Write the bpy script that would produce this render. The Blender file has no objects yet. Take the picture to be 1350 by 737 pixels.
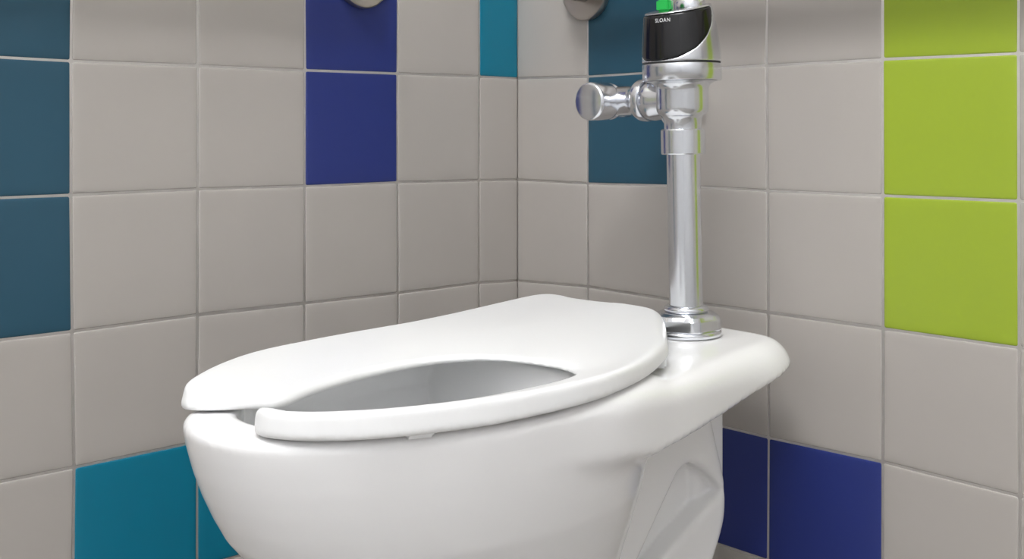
import bpy, bmesh, math, random
import numpy as np
from mathutils import Vector, Matrix
random.seed(4)
C = bpy.context.scene.collection
FLOOR = -0.58            # heights below are measured from a tile joint 0.58 m above the floor
T = 0.152                # tile pitch

# ------------------------------------------------------------------ camera
CX, CY, CZ = 1.253278, -1.179327, 0.0695172
cam = bpy.data.cameras.new('camera'); co = bpy.data.objects.new('camera', cam); C.objects.link(co)
F = 1484.33
cam.sensor_fit = 'HORIZONTAL'; cam.sensor_width = 36.0
cam.lens = F / 1350 * 36
cam.shift_x = 23.886 / 1350
cam.shift_y = -192.663 / 1350
cam.clip_start = 0.02
co.location = (CX, CY, CZ - FLOOR)
co.rotation_euler = (math.pi/2, 0, 2.40758 - math.pi/2)
bpy.context.scene.camera = co

# pixel -> wall-plane helpers, used only to measure the slightly uneven joints of the real tiling
YAW = 2.40758
FW = (math.cos(YAW), math.sin(YAW)); RT = (math.sin(YAW), -math.cos(YAW))
def ray(px, py):
    a = (px - 675 + 23.886) / F; b = -(py - 368.5 + 192.663) / F
    return (FW[0] + a*RT[0], FW[1] + a*RT[1], b)
def on_left(px, py):
    d = ray(px, py); t = -CX / d[0]; return (CY + t*d[1], CZ + t*d[2])
def on_back(px, py):
    d = ray(px, py); t = -CY / d[1]; return (CX + t*d[0], CZ + t*d[2])

# ------------------------------------------------------------------ materials
def s2l(c):
    return tuple(((v/255)/12.92 if v/255 <= .04045 else ((v/255+.055)/1.055)**2.4) for v in c) + (1,)
def mat(name, col, rough=.5, metal=0, noise=0, nscale=30, bump=0, bscale=40, spec=.5, coat=0, rvar=0):
    m = bpy.data.materials.new(name); m.use_nodes = True
    nt = m.node_tree; b = nt.nodes['Principled BSDF']
    b.inputs['Base Color'].default_value = col; b.inputs['Roughness'].default_value = rough
    b.inputs['Metallic'].default_value = metal
    b.inputs['Specular IOR Level'].default_value = spec
    if coat: b.inputs['Coat Weight'].default_value = coat; b.inputs['Coat Roughness'].default_value = .08
    tc = nt.nodes.new('ShaderNodeTexCoord')
    n = nt.nodes.new('ShaderNodeTexNoise'); n.inputs['Scale'].default_value = nscale; n.inputs['Detail'].default_value = 4
    nt.links.new(tc.outputs['Object'], n.inputs['Vector'])
    mx = nt.nodes.new('ShaderNodeMix'); mx.data_type = 'RGBA'; mx.blend_type = 'MULTIPLY'
    mx.inputs[0].default_value = 1
    rp = nt.nodes.new('ShaderNodeMapRange'); rp.inputs['To Min'].default_value = 1 - noise; rp.inputs['To Max'].default_value = 1 + noise
    nt.links.new(n.outputs['Fac'], rp.inputs['Value'])
    mx.inputs[6].default_value = col
    cc = nt.nodes.new('ShaderNodeCombineColor')
    for i in range(3): nt.links.new(rp.outputs[0], cc.inputs[i])
    nt.links.new(cc.outputs[0], mx.inputs[7])
    nt.links.new(mx.outputs[2], b.inputs['Base Color'])
    if bump:
        n2 = nt.nodes.new('ShaderNodeTexNoise'); n2.inputs['Scale'].default_value = bscale; n2.inputs['Detail'].default_value = 3
        nt.links.new(tc.outputs['Object'], n2.inputs['Vector'])
        bp = nt.nodes.new('ShaderNodeBump'); bp.inputs['Strength'].default_value = 1; bp.inputs['Distance'].default_value = bump
        nt.links.new(n2.outputs['Fac'], bp.inputs['Height']); nt.links.new(bp.outputs[0], b.inputs['Normal'])
    return m
TB = dict(noise=.03, nscale=9, bump=.0006, bscale=14)
M = {
 'grey': mat('grey_tile', s2l((179,173,167)), .38, **TB),
 'petrol': mat('petrol_tile', s2l((38,80,100)), .42, **TB),
 'blue': mat('blue_tile', s2l((38,52,122)), .42, **TB),
 'teal': mat('teal_tile', s2l((0,118,146)), .36, **TB),
 'green': mat('green_tile', s2l((156,178,50)), .36, **TB),
 'grout': mat('grout', s2l((246,242,238)), .9, noise=.05, nscale=60, bump=.0003, bscale=300, spec=.2),
 'china': mat('vitreous_china', s2l((247,246,246)), .16, noise=.004, nscale=5, bump=.0002, bscale=9),
 'seat': mat('seat_plastic', s2l((244,244,244)), .28, noise=.003, nscale=5, bump=.0001, bscale=60),
 'chrome': mat('chrome', (.74,.755,.79,1), .2, 1, noise=.01, nscale=20),
 'steel': mat('brushed_steel', (.50,.46,.42,1), .3, 1, noise=.05, nscale=50),
 'black': mat('black_lens', (.006,.006,.007,1), .12, noise=.02),
 'darkline': mat('seam_rubber', (.03,.03,.03,1), .6),
 'greenp': mat('green_plastic', s2l((20,170,70)), .35, noise=.02),
 'letter': mat('white_print', (.75,.75,.75,1), .5),
 'water': mat('water', (.55,.6,.6,1), .03),
 'floor': mat('floor_grout', s2l((120,116,112)), .8, noise=.1, nscale=80),
 'floortile': mat('floor_tile', s2l((150,146,141)), .5, noise=.06, nscale=25, bump=.0004, bscale=30),
 'paint': mat('wall_paint', s2l((228,229,231)), .7, noise=.02, nscale=15, bump=.0003, bscale=150),
 'ceil': mat('ceiling_paint', s2l((235,235,232)), .85, noise=.02, nscale=40, bump=.0005, bscale=120),
 'frame': mat('lamp_frame', s2l((225,225,225)), .5),
}
def emis(name, strength, col=(1,1,1,1)):
    m = bpy.data.materials.new(name); m.use_nodes = True; nt = m.node_tree
    nt.nodes.remove(nt.nodes['Principled BSDF'])
    e = nt.nodes.new('ShaderNodeEmission'); e.inputs[0].default_value = col; e.inputs[1].default_value = strength
    nt.links.new(e.outputs[0], nt.nodes['Material Output'].inputs[0]); return m

# ------------------------------------------------------------------ object helpers
def link(name, me, mats, parent=None, smooth=True):
    for m in (mats if isinstance(mats, list) else [mats]): me.materials.append(m)
    o = bpy.data.objects.new(name, me); C.objects.link(o)
    if smooth: me.polygons.foreach_set('use_smooth', [True]*len(me.polygons))
    if parent: o.parent = parent
    return o
def bmo(name, bm, mats, parent=None, smooth=True, sharp=None):
    bmesh.ops.recalc_face_normals(bm, faces=bm.faces)
    me = bpy.data.meshes.new(name); bm.to_mesh(me); bm.free()
    o = link(name, me, mats, parent, smooth)
    if sharp is not None and smooth: me.set_sharp_from_angle(angle=math.radians(sharp))
    return o
def struct(o): o['kind'] = 'structure'; return o
def thing(name, loc, label, cat, group=None):
    o = bpy.data.objects.new(name, None); C.objects.link(o); o.location = loc
    o.empty_display_size = .05
    o['label'] = label; o['category'] = cat
    if group: o['group'] = group
    return o
def lathe(bm, prof, mtx=None, n=64, hexf=None):
    """prof: (r, z) list; hexf(r, ang, z) may change r"""
    rings = []
    for r, z in prof:
        ring = []
        for i in range(n):
            a = 2*math.pi*i/n
            rr = hexf(r, a, z) if hexf else r
            v = Vector((rr*math.cos(a), rr*math.sin(a), z))
            ring.append(bm.verts.new(mtx @ v if mtx else v))
        rings.append(ring)
    for a, b in zip(rings, rings[1:]):
        for i in range(n):
            j = (i+1) % n
            bm.faces.new((a[i], a[j], b[j], b[i]))
    bm.faces.new(rings[0][::-1]); bm.faces.new(rings[-1])
    return bm
def tube(bm, pts, r, n=32):
    pts = [Vector(p) for p in pts]; rings = []
    up = None
    for i, p in enumerate(pts):
        t = (pts[min(i+1, len(pts)-1)] - pts[max(i-1, 0)]).normalized()
        if up is None:
            up = Vector((0,0,1)) if abs(t.z) < .9 else Vector((1,0,0))
        x = t.cross(up).normalized(); y = x.cross(t).normalized(); up = y
        rings.append([bm.verts.new(p + r*(math.cos(2*math.pi*k/n)*x + math.sin(2*math.pi*k/n)*y)) for k in range(n)])
    for a, b in zip(rings, rings[1:]):
        for i in range(n):
            j = (i+1) % n; bm.faces.new((a[i], a[j], b[j], b[i]))
    bm.faces.new(rings[0][::-1]); bm.faces.new(rings[-1])
def box(bm, x0, y0, z0, x1, y1, z1):
    vs = [bm.verts.new((x, y, z)) for z in (z0, z1) for x, y in ((x0,y0),(x1,y0),(x1,y1),(x0,y1))]
    for f in ((0,3,2,1),(4,5,6,7),(0,1,5,4),(1,2,6,5),(2,3,7,6),(3,0,4,7)): bm.faces.new([vs[i] for i in f])

# ------------------------------------------------------------------ signed-distance modelling
def surface_nets(f, org, st, name, relax=2):
    """f: 3-D array of signed distances; returns a mesh of its zero surface"""
    nx, ny, nz = f.shape
    neg = f < 0
    cnt = np.zeros((nx-1, ny-1, nz-1), np.int8)
    for dx in (0,1):
        for dy in (0,1):
            for dz in (0,1):
                cnt += neg[dx:nx-1+dx, dy:ny-1+dy, dz:nz-1+dz]
    act = (cnt > 0) & (cnt < 8)
    idx = -np.ones(act.shape, np.int64); cells = np.argwhere(act); idx[act] = np.arange(len(cells))
    acc = np.zeros((len(cells), 3)); num = np.zeros(len(cells))
    I = cells
    corners = [(0,0,0),(1,0,0),(0,1,0),(1,1,0),(0,0,1),(1,0,1),(0,1,1),(1,1,1)]
    vals = [f[I[:,0]+c[0], I[:,1]+c[1], I[:,2]+c[2]] for c in corners]
    for a in range(8):
        for b in range(a+1, 8):
            ca, cb = corners[a], corners[b]
            if sum(abs(p-q) for p, q in zip(ca, cb)) != 1: continue
            va, vb = vals[a], vals[b]; cr = (va < 0) != (vb < 0)
            t = np.where(cr, va/np.where(cr, va-vb, 1), 0)
            for k in range(3):
                acc[:,k] += np.where(cr, ca[k] + t*(cb[k]-ca[k]), 0)
            num += cr
    P = (I + acc/num[:,None])
    quads = []
    for ax in range(3):
        sl0 = [slice(None)]*3; sl1 = [slice(None)]*3
        sl0[ax] = slice(0, -1); sl1[ax] = slice(1, None)
        cr = neg[tuple(sl0)] != neg[tuple(sl1)]
        o1, o2 = [(1,2),(2,0),(0,1)][ax]
        e = np.argwhere(cr)
        ok = (e[:,o1] > 0) & (e[:,o2] > 0) & (e[:,o1] < f.shape[o1]-1) & (e[:,o2] < f.shape[o2]-1)
        e = e[ok]
        fl = neg[e[:,0], e[:,1], e[:,2]]
        def cell(d1, d2):
            q = e.copy(); q[:,o1] -= d1; q[:,o2] -= d2
            return idx[q[:,0], q[:,1], q[:,2]]
        q = np.stack([cell(1,1), cell(0,1), cell(0,0), cell(1,0)], 1)
        q[~fl] = q[~fl][:, ::-1]
        quads.append(q)
    Q = np.concatenate(quads)
    # light relaxation
    for _ in range(relax):
        S = np.zeros_like(P); n = np.zeros(len(P))
        for a in range(4):
            b = (a+1) % 4
            np.add.at(S, Q[:,a], P[Q[:,b]]); np.add.at(n, Q[:,a], 1)
            np.add.at(S, Q[:,b], P[Q[:,a]]); np.add.at(n, Q[:,b], 1)
        P = P*.5 + .5*S/np.maximum(n, 1)[:,None]
    V = P*st + np.array(org)
    me = bpy.data.meshes.new(name)
    me.vertices.add(len(V)); me.vertices.foreach_set('co', V.ravel())
    me.loops.add(Q.size); me.loops.foreach_set('vertex_index', Q.ravel().astype(np.int32))
    me.polygons.add(len(Q)); me.polygons.foreach_set('loop_start', np.arange(0, Q.size, 4, dtype=np.int32))
    me.update(calc_edges=True); me.validate()
    return me
def spline(pts, closed=True, sub=8):
    P = np.array(pts, float); n = len(P); out = []
    for i in range(n if closed else n-1):
        p0, p1, p2, p3 = (P[(i-1) % n], P[i], P[(i+1) % n], P[(i+2) % n])
        for k in range(sub):
            t = k/sub
            out.append(.5*((2*p1) + (-p0+p2)*t + (2*p0-5*p1+4*p2-p3)*t*t + (-p0+3*p1-3*p2+p3)*t**3))
    return np.array(out)
def poly_sdf(poly, X, Y):
    shp = X.shape; X = X.ravel(); Y = Y.ravel()
    d = np.full(len(X), 1e9); inside = np.zeros(len(X), bool); n = len(poly)
    for i in range(n):
        ax, ay = poly[i]; bx, by = poly[(i+1) % n]
        ex, ey = bx-ax, by-ay; wx, wy = X-ax, Y-ay
        t = np.clip((wx*ex+wy*ey)/(ex*ex+ey*ey+1e-12), 0, 1)
        d = np.minimum(d, (wx-ex*t)**2+(wy-ey*t)**2)
        c = ((ay > Y) != (by > Y)) & (X < (bx-ax)*(Y-ay)/((by-ay) if by != ay else 1e-9)+ax)
        inside ^= c
    d = np.sqrt(d); d[inside] *= -1
    return d.reshape(shp)
def open_dist(line, X, Y):
    d = np.full(X.shape, 1e9)
    for (ax, ay), (bx, by) in zip(line, line[1:]):
        ex, ey = bx-ax, by-ay
        t = np.clip(((X-ax)*ex+(Y-ay)*ey)/(ex*ex+ey*ey+1e-12), 0, 1)
        d = np.minimum(d, np.hypot(X-ax-ex*t, Y-ay-ey*t))
    return d
def rmax(a, b, r):       # intersection with a rounded edge of radius r
    u = np.maximum(a+r, 0); v = np.maximum(b+r, 0)
    return np.minimum(np.maximum(a+r, b+r), 0) + np.sqrt(u*u+v*v) - r
def smin(a, b, k):
    h = np.maximum(k-np.abs(a-b), 0)/k
    return np.minimum(a, b) - h*h*k/4
def smax(a, b, k): return -smin(-a, -b, k)
class Field2:
    def __init__(s, poly, x0, y0, x1, y1, st=.004):
        s.x0, s.y0, s.st = x0, y0, st
        xs = np.arange(x0, x1, st); ys = np.arange(y0, y1, st)
        s.g = poly_sdf(poly, *np.meshgrid(xs, ys, indexing='ij'))
    def __call__(s, X, Y):
        u = np.clip((X-s.x0)/s.st, 0, s.g.shape[0]-1.001); v = np.clip((Y-s.y0)/s.st, 0, s.g.shape[1]-1.001)
        i = u.astype(int); j = v.astype(int); a = u-i; b = v-j; g = s.g
        return (g[i,j]*(1-a)+g[i+1,j]*a)*(1-b) + (g[i,j+1]*(1-a)+g[i+1,j+1]*a)*b
def grid(x0, x1, y0, y1, z0, z1, st):
    return np.meshgrid(np.arange(x0, x1, st), np.arange(y0, y1, st), np.arange(z0, z1, st), indexing='ij')

# ------------------------------------------------------------------ tiled walls
def tiled_wall(name, cols, rows, over, colour, plane, ext):
    """cols: joint positions along the wall, rows: joint heights, over[(i,j)] = (measured along, height);
       plane(s, h, d) gives a world point d metres in front of the wall"""
    bm = bmesh.new(); mats = ['grout', 'grey', 'petrol', 'blue', 'teal', 'green']
    rnd = random.Random(11)
    def P(i, j): return over.get((i, j), (cols[i], rows[j]))
    # grout bed with a solid body behind it
    s0, s1, h0, h1 = ext
    vs = [bm.verts.new(plane(s, h, d)) for d in (.0008, -.03) for s, h in ((s0,h0),(s1,h0),(s1,h1),(s0,h1))]
    for f in ((0,1,2,3),(7,6,5,4),(0,4,5,1),(1,5,6,2),(2,6,7,3),(3,7,4,0)): bm.faces.new([vs[i] for i in f])
    for i in range(len(cols)-1):
        for j in range(len(rows)-1):
            q = [P(i,j), P(i+1,j), P(i+1,j+1), P(i,j+1)]
            q = [Vector(p) for p in q]; c = sum(q, Vector((0,0)))/4
            tx, ty = rnd.gauss(0, .0016), rnd.gauss(0, .0016)
            def ring(ins, d):
                out = []
                for k in range(4):
                    a, p, b = q[k-1], q[k], q[(k+1) % 4]
                    e1 = (a-p).normalized(); e2 = (b-p).normalized()
                    w = p + (e1+e2)*ins
                    out.append(w)
                # rounded corners
                r = .0018; pts = []
                for k in range(4):
                    p = out[k]; e1 = (out[k-1]-p).normalized(); e2 = (out[(k+1) % 4]-p).normalized()
                    pts += [p+e1*r, p+(e1+e2)*r*.3, p+e2*r]
                return [bm.verts.new(plane(w.x, w.y, d + ((w-c).x*tx+(w-c).y*ty)*1.0)) for w in pts]
            rs = [ring(.0013, -.001), ring(.0013, .0002), ring(.0015, .0009), ring(.0024, .0013), ring(.0042, .0016), ring(.012, .0017)]
            mi = mats.index(colour(i, j))
            for a, b in zip(rs, rs[1:]):
                for k in range(12):
                    bm.faces.new((a[k], a[(k+1) % 12], b[(k+1) % 12], b[k])).material_index = mi
            bm.faces.new(rs[-1]).material_index = mi
    o = bmo(name, bm, [M[m] for m in mats])
    return struct(o)
rows = [k*T for k in range(-4, 15)]         # joint heights; index 4 is height 0
rows[0] = FLOOR
ROW = {1: 5, 2: 4, 3: 3, 4: 2}              # measured joints, from the top one in view
# left wall: along = -y
lc = [0, .519*T] + [(.508+k)*T for k in range(1, 17)]
meas_l = {1: {1:(631.5,101),2:(631,238),3:(631,373)}, 2: {1:(523.5,97),2:(523.5,240.5),3:(524,386.5)},
 3: {1:(401.5,93),2:(401.5,245.5),3:(401,400)}, 4: {1:(260.5,87),2:(260.5,249.5),3:(260,415)},
 5: {1:(93,80.5),2:(93,257),3:(95,437),4:(97.5,616)}}
ov = {}
for i, dct in meas_l.items():
    for r, p in dct.items():
        a, h = on_left(*p); ov[(i, ROW[r])] = (-a, h)
corner = {}
for r, p in {1:(682,103.5), 2:(682.5,237), 3:(683,370)}.items():
    a, h = on_left(*p); ov[(0, ROW[r])] = (0, h); corner[ROW[r]] = h
def col_left(i, j):
    # j is the row index: row between rows[j] and rows[j+1]
    t = {(0,5):'teal',(2,5):'blue',(5,5):'petrol',(2,4):'blue',(5,4):'petrol',(5,3):'petrol',(4,1):'teal',(3,1):'teal',
         (2,6):'blue',(8,4):'green',(8,5):'green',(7,2):'blue',(9,7):'teal',(10,3):'petrol',(11,6):'blue',(4,9):'green',(1,11):'petrol',(12,4):'teal'}
    return t.get((i, j), 'grey')
tiled_wall('wall_left', lc, rows, ov, col_left, lambda s, h, d: (d, -s, h-FLOOR), (0, lc[-1], FLOOR, rows[-1]))
rc = [0, .968*T] + [(.964+k)*T for k in range(1, 15)]
meas_r = {1: {1:(775.5,101),2:(775.5,242),3:(776,378)}, 3: {1:(1011,86.5),2:(1012.5,251.5),3:(1013,412),4:(1014,577)},
 4: {1:(1164,78.5),2:(1164.5,258),3:(1165,433),4:(1164,609)}, 5: {1:(1343,70.5),2:(1343.5,265),3:(1344,458.5),4:(1345,654)}}
ov = {}
for i, dct in meas_r.items():
    for r, p in dct.items():
        a, h = on_back(*p); ov[(i, ROW[r])] = (a, h)
for j, h in corner.items(): ov[(0, j)] = (0, h)
def col_back(i, j):
    t = {(1,5):'petrol',(1,4):'petrol',(4,5):'green',(4,4):'green',(4,3):'green',(3,1):'blue',(2,1):'blue',
         (1,6):'petrol',(4,6):'green',(7,2):'teal',(8,5):'blue',(9,1):'petrol',(6,8):'teal',(2,9):'blue',(10,4):'green'}
    return t.get((i, j), 'grey')
tiled_wall('wall_back', rc, rows, ov, col_back, lambda s, h, d: (s, -d, h-FLOOR), (0, rc[-1], FLOOR, rows[-1]))
W, L, H = rc[-1], lc[-1], rows[-1]-FLOOR
# floor of small square tiles, ceiling, and the two painted walls behind the camera
bm = bmesh.new(); box(bm, 0, -L, -.05, W, 0, -.0015)
ft = .05
for i in range(int(W/ft)):
    for j in range(int(L/ft)):
        box(bm, i*ft+.0015, -(j+1)*ft+.0015, -.002, (i+1)*ft-.0015, -j*ft-.0015, 0)
for f in bm.faces:
    f.material_index = 0
for k, f in enumerate(bm.faces):
    if k >= 6: f.material_index = 1
struct(bmo('floor', bm, [M['floor'], M['floortile']], smooth=False))
bm = bmesh.new(); box(bm, -.03, -L, H, W, .03, H+.05); struct(bmo('ceiling', bm, M['ceil'], smooth=False))
bm = bmesh.new(); box(bm, W, -L, -.05, W+.05, .03, H); struct(bmo('wall_right', bm, M['paint'], smooth=False))
bm = bmesh.new(); box(bm, -.03, -L-.05, -.05, W+.05, -L, H); struct(bmo('wall_front', bm, M['paint'], smooth=False))

# ------------------------------------------------------------------ toilet
tx, ty = .441, -.15
toilet = thing('toilet', (.44, -.40, 0), 'white elongated toilet with an open front seat, standing in the tiled corner', 'toilet')
OFF = (-.44, .40, -FLOOR)
def place(me, name, m, parent):      # mesh given in room coordinates -> local to the toilet
    o = link(name, me, m, parent); me.transform(Matrix.Translation(OFF)); return o
RIM = -.158
bowl_pts = [(.386,-.733),(.400,-.750),(.422,-.764),(.452,-.771),(.488,-.768),(.526,-.750),(.562,-.712),(.585,-.662),(.603,-.606),
  (.612,-.545),(.612,-.485),(.604,-.430),(.589,-.388),(.570,-.362),(.540,-.355),(.44,-.353),(.345,-.355),(.307,-.363),(.288,-.390),(.279,-.430),
  (.275,-.485),(.282,-.545),(.296,-.606),(.322,-.662),(.353,-.705)]
bowl_poly = spline(bowl_pts, sub=5)
bf = Field2(bowl_poly, .15, -.95, .75, -.15)
deck_pts = [(.44,-.63),(.52,-.60),(.585,-.535),(.606,-.47),(.603,-.41),(.589,-.33),(.572,-.25),(.559,-.18),(.551,-.12),(.536,-.078),(.508,-.055),(.44,-.048),(.37,-.055),(.34,-.078),(.324,-.12),
  (.316,-.18),(.308,-.25),(.298,-.33),(.290,-.42),(.306,-.51),(.36,-.60)]
deck_poly = spline(deck_pts[1:-1], sub=5)
deck_poly = spline(deck_pts, sub=5)
df = Field2(deck_poly, .15, -.95, .75, .05)
ST = .003
X, Y, Z = grid(.22, .66, -.82, .0, FLOOR-.012, -.14, ST)
def lev(Zs, key): return np.interp(Z, [a for a, _ in key][::-1], [b for _, b in key][::-1])
# bowl: sections shrink and slide as they go down
KS = [(-.150,1.0),(-.19,.998),(-.22,.985),(-.25,.955),(-.28,.91),(-.31,.85),(-.34,.785),(-.38,.70),(-.43,.62),(-.50,.57),(-.545,.57),(-.60,.62)]
KSX = KS
sx = lev(Z, [(-.150,1.0),(-.165,.998),(-.18,.99),(-.20,.975),(-.22,.955),(-.24,.93),(-.26,.90),(-.28,.855),(-.30,.81),(-.32,.76),(-.34,.72),(-.36,.685),(-.38,.65),(-.43,.60),(-.50,.56),(-.545,.56),(-.60,.60)])
sy = sx
cx0, cy0 = .441, -.395
bx = cx0 + (X-cx0)/sx; by = cy0 + (Y-cy0)/sy
bowl = bf(bx, by)*np.minimum(sx, sy)
bowl = rmax(bowl, Z-RIM, .009 + .003*np.clip((Y+.56)/.16, 0, 1))
# deck slab: soft shoulder on top, crisp lower edge that drops towards the bowl
dp = df(X, Y)
bot = np.interp(Y, [-.56,-.47,-.39,-.33,-.245,-.16,-.10,-.04], [-.190,-.205,-.219,-.217,-.211,-.202,-.194,-.188])
top = -.162
deck = rmax(dp, (Z-top)*.85, .034 - .022*np.clip((-.10-Y)/.32, 0, 1))
deck = rmax(deck, bot-Z, .004)
# trapway: an arched tube and an inner web, on a foot
def capsule(pts, r, xs=1.0):
    d = np.full(X.shape, 1e9)
    for (a, ra), (b, rb) in zip(zip(pts, r), zip(pts[1:], r[1:])):
        a = np.array(a); b = np.array(b); e = b-a
        px, py, pz = X-a[0], Y-a[1], Z-a[2]
        t = np.clip((px*e[0]+py*e[1]+pz*e[2])/(e@e), 0, 1)
        d = np.minimum(d, np.sqrt(((px-e[0]*t)/xs)**2+(py-e[1]*t)**2+(pz-e[2]*t)**2) - (ra+(rb-ra)*t))
    return d
prof = spline([(a, b) if a < -.3 else (a+.005, b) for a, b in [(-.40,-.20),(-.20,-.205),(-.172,-.235),(-.157,-.275),(-.145,-.31),(-.141,-.335),(-.144,-.367),(-.164,-.405),(-.195,-.45),(-.215,-.50),(-.22,-.60),(-.45,-.60),(-.50,-.40)]], sub=3)
groove = spline([(a-.004, b-.008) for a, b in [(-.222,-.283),(-.200,-.278),(-.165,-.297),(-.140,-.322),(-.165,-.332),(-.205,-.351),(-.262,-.380),(-.325,-.425),(-.335,-.42),(-.300,-.375),(-.262,-.329),(-.232,-.294)]], sub=3)
Yz, Zz = Y[0], Z[0]
pm = poly_sdf(prof, Yz, Zz)[None]+0*X; pg = poly_sdf(groove, Yz, Zz)[None]+0*X
tr = rmax(pm, np.abs(X-.441)-.052, .016)
tr = smax(tr, -np.maximum(pg+.002, .024-np.abs(X-.441)), .007)
foot = rmax(rmax(np.abs(X-.441)-.085, np.abs(Y+.36)-.20, .05), np.abs(Z+.57)-.03, .008)
column = rmax(rmax(np.abs(X-.441)-.031, np.abs(Y+.146)-.030, .008), np.abs(Z+.26)-.09, .01)
body = smin(bowl, deck, .022)
rear = smin(tr, foot, .03)
rear = smin(rear, column, .004)
body = smin(body, rear, .006)
# bowl cavity
cs = lev(Z, [(-.14,1.0),(-.20,1.0),(-.24,.93),(-.28,.82),(-.32,.66),(-.36,.46),(-.40,.26),(-.43,.12)])
cvx = .441 + (X-.441)/cs; cvy = -.52 + (Y+.52)/cs
off = np.interp(Z, [-.26,-.20,-.185,-.172], [.026,.024,.030,.032]) + .016*np.clip((-.68-Y)/.05, 0, 1)
cav = (bf(cvx, cvy)+off)*cs
cav = np.maximum(cav, -(Z+.42))
cav = np.maximum(cav, (Y+.42))
body = smax(body, -cav, .010)
body = np.maximum(body, FLOOR-Z)
me = surface_nets(body, (X[0,0,0], Y[0,0,0], Z[0,0,0]), ST, 'bowl', relax=2)
bowl_o = place(me, 'bowl', M['china'], toilet)
# water in the bowl
bm = bmesh.new(); n = 48
bm.faces.new([bm.verts.new((.441+.085*math.cos(2*math.pi*i/n), -.53+.125*math.sin(2*math.pi*i/n), -.335)) for i in range(n)])
bmesh.ops.translate(bm, verts=bm.verts, vec=OFF); bmo('water', bm, M['water'], toilet)

# seat (open front ring, dished towards the hole)
outer = [(.495,-.733),(.502,-.745),(.518,-.750),(.540,-.741),(.562,-.721),(.583,-.688),(.599,-.645),(.611,-.594),(.616,-.546),(.615,-.492),(.606,-.441),(.590,-.393),
  (.570,-.350),(.548,-.312),(.515,-.272),(.478,-.228),(.448,-.194),(.425,-.172),(.400,-.160),(.365,-.160),(.320,-.163),(.275,-.156),(.245,-.148),(.224,-.150),(.214,-.165),(.216,-.190),
  (.230,-.248),(.253,-.337),(.272,-.419),(.281,-.496),(.293,-.568),(.314,-.642),(.345,-.696),(.377,-.735),(.394,-.751),(.409,-.752),(.424,-.738),(.438,-.716),(.452,-.700)]
inner = [(.452,-.684),(.436,-.655),(.421,-.615),(.411,-.574),(.408,-.53),(.411,-.495),(.424,-.465),(.450,-.442),(.487,-.431),(.520,-.430),(.545,-.442),(.557,-.470),(.561,-.51),(.560,-.56),(.553,-.61),(.541,-.655),(.525,-.690),(.509,-.712)]
sp = spline(outer+inner, sub=3)
ol = spline(outer[2:-4], closed=False, sub=3); il = spline(inner, closed=False, sub=3)
st = .0022
X, Y, Z = grid(.195, .635, -.765, -.13, -.162, -.124, st)
X2, Y2 = X[:,:,0], Y[:,:,0]
d2 = poly_sdf(sp, X2, Y2); do = open_dist(ol, X2, Y2); di = open_dist(il, X2, Y2)
t2 = np.clip(do/(do+di+1e-6), 0, 1)
ztop = -.1325 - .0145*(t2**1.0)
ztop = ztop - .004*np.clip((.36-X2)/.1, 0, 1)
zbot = -.1558 + .0065*np.clip((Y2+.60)/.35, 0, 1)
sl = (.10 + .14*np.clip((-.62-Y2)/.08, 0, 1)*np.clip((.47-X2)/.05, 0, 1))[:,:,None]
se = rmax(d2[:,:,None] + sl*(Z+.153), (Z-ztop[:,:,None]), (.0055 + .0075*np.clip((Y2+.45)/.2, 0, 1)*np.clip((X2-.36)/.08, 0, 1))[:,:,None])
se = rmax(se + 0*Z, zbot[:,:,None]-Z, .0035)
# side wall leans in slightly towards the bottom
me = surface_nets(se, (X[0,0,0], Y[0,0,0], Z[0,0,0]), st, 'seat', relax=2)
seat = place(me, 'seat', M['seat'], toilet)
seat['label'] = 'white open front toilet seat'
def bumper(x, y, rot):
    bm = bmesh.new(); box(bm, -.011, -.005, -.0055, .011, .005, .006)
    bmesh.ops.bevel(bm, geom=bm.edges[:], offset=.0018, segments=2, affect='EDGES')
    o = bmo('bumper', bm, M['seat'], seat, sharp=40)
    o.location = (x+OFF[0], y+OFF[1], -.1535+OFF[2]); o.rotation_euler = (0, 0, rot)
    return o
bumper(.587, -.654, 1.2); bumper(.322, -.61, -1.2); bumper(.543, -.318, 2.3); bumper(.300, -.385, 1.3)
for hx in (.275, .40):
    bm = bmesh.new()
    lathe(bm, [(.0095,-.1635),(.0105,-.161),(.0105,-.150),(.009,-.146)], n=24)
    box(bm, -.010, -.030, -.156, .010, .006, -.150)
    bmesh.ops.translate(bm, verts=bm.verts, vec=(hx+OFF[0], -.190+OFF[1], OFF[2]))
    bmo('hinge', bm, M['seat'], seat, sharp=40)

# ------------------------------------------------------------------ flush valve
DECK = -.162
vx, vy = .4425, -.1500
valve = thing('flush_valve', (vx, vy, DECK-FLOOR+.0012), 'chrome sensor flush valve rising from the back of the toilet', 'flush valve')
ax = Vector((.7425, -.67, 0)); valve.rotation_mode = 'AXIS_ANGLE'; valve.rotation_axis_angle = (.019, *ax)
def hexr(r0, r1):
    def f(r, a, z):
        if r0 <= r <= r1:
            s = math.pi/3; b = ((a+.62) % s)-s/2
            return r*min(1.0, .925/math.cos(b))*1.0
        return r
    return f
bm = bmesh.new()
lathe(bm, [(.001,.0),(.0385,.0),(.0392,.001),(.0392,.0045),(.0375,.0065),(.020,.0066)], n=96)
bmo('flange', bm, M['chrome'], valve, sharp=50)
bm = bmesh.new()
lathe(bm, [(.020,.0062),(.0385,.0064),(.0395,.008),(.0392,.019),(.0365,.0235),(.031,.0258),(.0295,.0262),(.020,.0262)], n=96, hexf=hexr(.0360,.0396))
bmo('coupling_nut', bm, M['chrome'], valve, sharp=25)
bm = bmesh.new()
lathe(bm, [(.018,.0262),(.0240,.0262),(.0252,.0275),(.0256,.0295),(.0248,.0320),(.0225,.0335),(.018,.0336)], n=96)
bmo('ring', bm, M['chrome'], valve, sharp=60)
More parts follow.
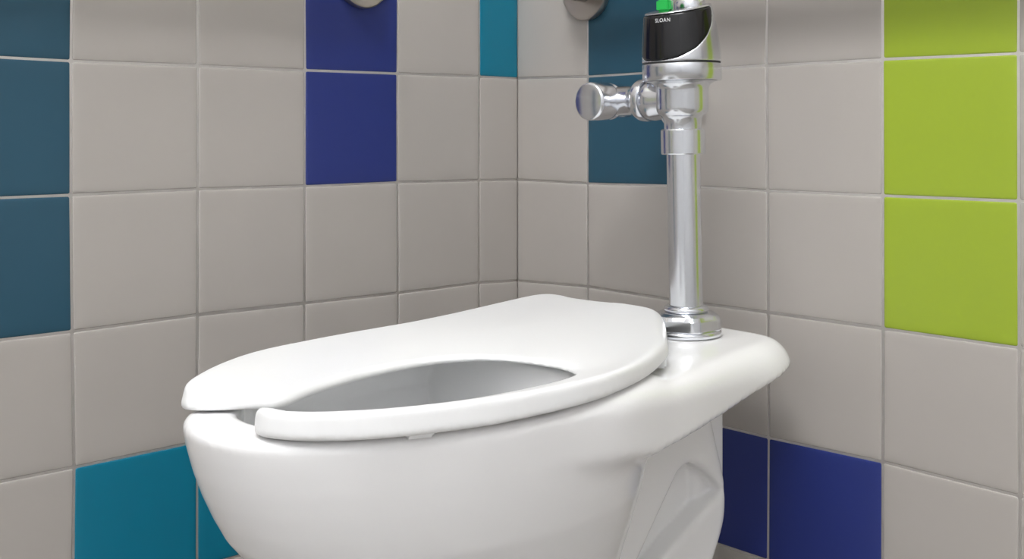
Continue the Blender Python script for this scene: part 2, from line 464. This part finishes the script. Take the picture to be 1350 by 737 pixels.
bm = bmesh.new(); lathe(bm, [(.0192,.030),(.0192,.21)], n=96); bmo('pipe', bm, M['chrome'], valve, sharp=50)
bm = bmesh.new()
lathe(bm, [(.0190,.2065),(.0246,.2065),(.0253,.2078),(.0253,.2340),(.0242,.2355),(.019,.2358)], n=96)
bmo('coupling_nut', bm, M['chrome'], valve, sharp=25)
bm = bmesh.new()
lathe(bm, [(.017,.2350),(.0212,.2352),(.0214,.2460),(.0225,.2480),(.0245,.2505),(.0275,.2525),(.0292,.2560),(.0298,.2600),(.0298,.2790),(.0305,.2835),(.0330,.2868),(.0370,.2890),(.0405,.2899),(.030,.2901)], n=96)
# side boss toward the stop
mt = Matrix.Translation((0, 0, .2695)) @ Matrix.Rotation(-math.pi/2, 4, 'Y')
lathe(bm, [(.0205,.010),(.0225,.030),(.0240,.036),(.0240,.047),(.0225,.0485),(.012,.0488)], mt, n=64)
# small spur under the boss
tube(bm, [(-.030,0,.2555),(-.018,0,.2405)], .0055, 16)
body = bmo('valve_body', bm, M['chrome'], valve, sharp=50)
bm = bmesh.new()
lathe(bm, [(.020,.2903),(.0440,.2903),(.0450,.2913),(.0450,.3080),(.0446,.3092),(.030,.3094)], n=96)
bmo('band', bm, M['chrome'], valve, sharp=50)
bm = bmesh.new(); lathe(bm, [(.030,.3085),(.0441,.3085),(.0441,.3112),(.030,.3112)], n=96); bmo('seam', bm, M['darkline'], valve, sharp=50)
# sensor cap: chrome dome cut by a black lens on the front
s3 = .0011
X, Y, Z = grid(-.052, .052, -.052, .052, .302, .392, s3)
def capr(Zl, Yl):
    t = np.clip((Zl-.311)/.065, 0, 1)
    b = .5+.5*np.clip(Yl/.045, -1, 1)
    return .0450 - t**1.6*(.0022 + .0100*b)
R_ = np.sqrt(X*X+Y*Y)
ctop = .3745 + .20*Y
g = np.interp(Y, [-.050,-.045,-.037,-.021,-.007,.004,.0075,.0085], [.3118,.3125,.3155,.3265,.3405,.3540,.3640,.420])
side = R_ - capr(Z, Y)
cap = rmax(side, Z-ctop, .0030)
cap = np.maximum(cap, .3112-Z)
lens = rmax(side-.0004, Z-(ctop-.0028), .0015)
cut = (g-Z)*.75
lens = rmax(lens, cut, .0008)
capc = np.maximum(cap, -np.maximum(np.maximum(cut-.0003, Z-(ctop-.0024)), -(side+.003)))
org = (X[0,0,0], Y[0,0,0], Z[0,0,0])
me = surface_nets(capc, org, s3, 'sensor_cap', relax=2); cap_o = link('sensor_cap', me, M['chrome'], valve)
lens = np.maximum(lens, -(side+.006))
me = surface_nets(lens, org, s3, 'sensor_lens', relax=2); lens_o = link('sensor_lens', me, M['black'], cap_o); lens_o['label'] = 'glossy black sensor window'
# lettering on the lens
cu = bpy.data.curves.new('lettering', 'FONT'); cu.body = 'SLOAN'; cu.size = .0062; cu.extrude = .0002; cu.space_character = 1.12; cu.align_x = 'CENTER'; cu.align_y = 'CENTER'
tob = bpy.data.objects.new('lettering_source', cu); C.objects.link(tob)
dg = bpy.context.evaluated_depsgraph_get()
me = bpy.data.meshes.new_from_object(tob.evaluated_get(dg)); bpy.data.objects.remove(tob)
rr = .0454; a0 = math.atan2(-.0434, .0085)
for v in me.vertices:       # bend round the lens
    a = a0 + v.co.x*.92/rr; q = rr + v.co.z
    z = .3570 + v.co.y
    q = q - .0454 + float(capr(np.array(z), np.array(rr*math.sin(a)))) + .0004
    v.co = (q*math.cos(a), q*math.sin(a), z)
link('lettering', me, M['letter'], lens_o, smooth=False)['label'] = 'small white maker lettering'
# override button and green leaf switch on top
bm = bmesh.new(); lathe(bm, [(.010,.366),(.0175,.366),(.0180,.372),(.0165,.3755),(.0140,.377),(.0135,.381),(.0115,.3845),(.006,.3865),(.001,.387)], Matrix.Translation((.004,.012,.008)), n=64)
bmo('button', bm, M['chrome'], cap_o, sharp=40)
bm = bmesh.new()
box(bm, -.0085, -.0070, .0, .0085, .0070, .016)
bmesh.ops.bevel(bm, geom=bm.edges[:], offset=.003, segments=3, affect='EDGES')
bmesh.ops.rotate(bm, verts=bm.verts, matrix=Matrix.Rotation(.35, 3, 'Z'))
bmesh.ops.translate(bm, verts=bm.verts, vec=(-.001, -.027, .3675))
bmo('switch', bm, M['greenp'], cap_o, sharp=40)['label'] = 'green plastic switch'
# control stop on the supply from the back wall
sxx, szz = .335-vx, .1085-DECK
bm = bmesh.new()
my = Matrix.Translation((sxx, 0, szz)) @ Matrix.Rotation(math.pi/2, 4, 'X')     # local z -> -y
lathe(bm, [(.012,-.144),(.0170,-.144),(.0170,-.030),(.0195,-.026),(.0200,-.012),(.0196,-.004),(.0200,.0005),(.0185,.002),(.012,.002)], my, n=64)
bmo('supply_pipe', bm, M['chrome'], valve, sharp=50)
bm = bmesh.new()
lathe(bm, [(.014,.0010),(.0205,.0015),(.0222,.0035),(.0222,.0060),(.0208,.0075),(.0208,.0100),(.0226,.0115),(.0230,.0140),(.0230,.0380),(.0222,.0415),(.0200,.0425),(.001,.0428)], my, n=96)
bmo('stop_cap', bm, M['chrome'], valve, sharp=60)
bm = bmesh.new(); lathe(bm, [(.014,-.146),(.028,-.146),(.028,-.143),(.023,-.138),(.0172,-.136)], my, n=64)
bmo('wall_flange', bm, M['chrome'], valve, sharp=40)
bm = bmesh.new()
mx = Matrix.Translation((0, 0, szz)) @ Matrix.Rotation(-math.pi/2, 4, 'Y')      # local z -> -x
lathe(bm, [(.015,.0480),(.0248,.0482),(.0255,.0500),(.0255,.0570),(.0245,.0600),(.0215,.0640),(.0190,.0680),(.0180,.0730),(.0180,.100),(.012,.100)], mx, n=96)
bmo('tailpiece', bm, M['chrome'], valve, sharp=60)

# ------------------------------------------------------------------ grab bars
def grab_bar(loc, label, axis, length, out):
    """axis: unit vector along the bar, out: unit vector away from the wall"""
    g = thing('grab_bar', loc, label, 'grab bar', 'stainless steel grab bars')
    A, O = Vector(axis), Vector(out); r, off, rb = .016, .055, .035
    q = Matrix((A, O.cross(A), O)).transposed().to_4x4()
    pts = [O*.0]
    def arc(c, p, s):
        return [c + rb*(math.cos(t)*p + math.sin(t)*s) for t in [math.pi/2*k/8 for k in range(9)]]
    p = [O*.006]
    p += arc(O*(off-rb) + A*rb, -A, O)
    p += arc(O*(off-rb) + A*(length-rb), O, A)
    p += [A*length + O*.006]
    bm = bmesh.new(); tube(bm, p, r, 32); bmo('bar', bm, M['steel'], g, sharp=60)
    for s in (0, length):
        bm = bmesh.new()
        lathe(bm, [(.017,.0022),(.0420,.0022),(.0425,.004),(.0425,.0105),(.0415,.0125),(.0395,.0130),(.0375,.0122),(.0180,.0112)], Matrix.Translation(A*s) @ q, n=96)
        f = bmo('flange', bm, M['steel'], g, sharp=40)
    return g
grab_bar((.150, 0, .2725-FLOOR), 'steel grab bar with a round flange on the back wall, beside the flush valve', (1,0,0), .90, (0,-1,0))
grab_bar((0, -.293, .2805-FLOOR), 'steel grab bar with a round flange on the left wall, on the dark blue tile', (0,-1,0), 1.05, (1,0,0))

# ------------------------------------------------------------------ lights
def ceiling_light(x, y, w, l, power, label):
    g = thing('ceiling_light', (x, y, H), label, 'ceiling light', 'ceiling light panels')
    bm = bmesh.new()
    for a in ((-w/2-.03,-l/2-.03,w/2+.03,-l/2),(-w/2-.03,l/2,w/2+.03,l/2+.03),(-w/2-.03,-l/2,-w/2,l/2),(w/2,-l/2,w/2+.03,l/2)):
        box(bm, a[0], a[1], -.02, a[2], a[3], -.0005)
    bmo('frame', bm, M['frame'], g, smooth=False)
    bm = bmesh.new(); box(bm, -w/2, -l/2, -.012, w/2, l/2, -.0005)
    bmo('diffuser', bm, emis('diffuser', power, (.98,.99,1,1)), g, smooth=False)
ceiling_light(.80, -1.35, 1.0, .6, 16, 'square lit ceiling panel nearer the left wall, in front of the toilet')
ceiling_light(1.60, -1.75, .6, .9, 20.5, 'square lit ceiling panel nearer the right wall, behind the camera')
w = bpy.data.worlds.new('world'); bpy.context.scene.world = w; w.use_nodes = True
w.node_tree.nodes['Background'].inputs[0].default_value = (.8,.85,.9,1); w.node_tree.nodes['Background'].inputs[1].default_value = .3
vs = bpy.context.scene.view_settings
vs.view_transform = 'Standard'; vs.look = 'None'; vs.exposure = 0.0; vs.gamma = 1; vs.use_curve_mapping = False
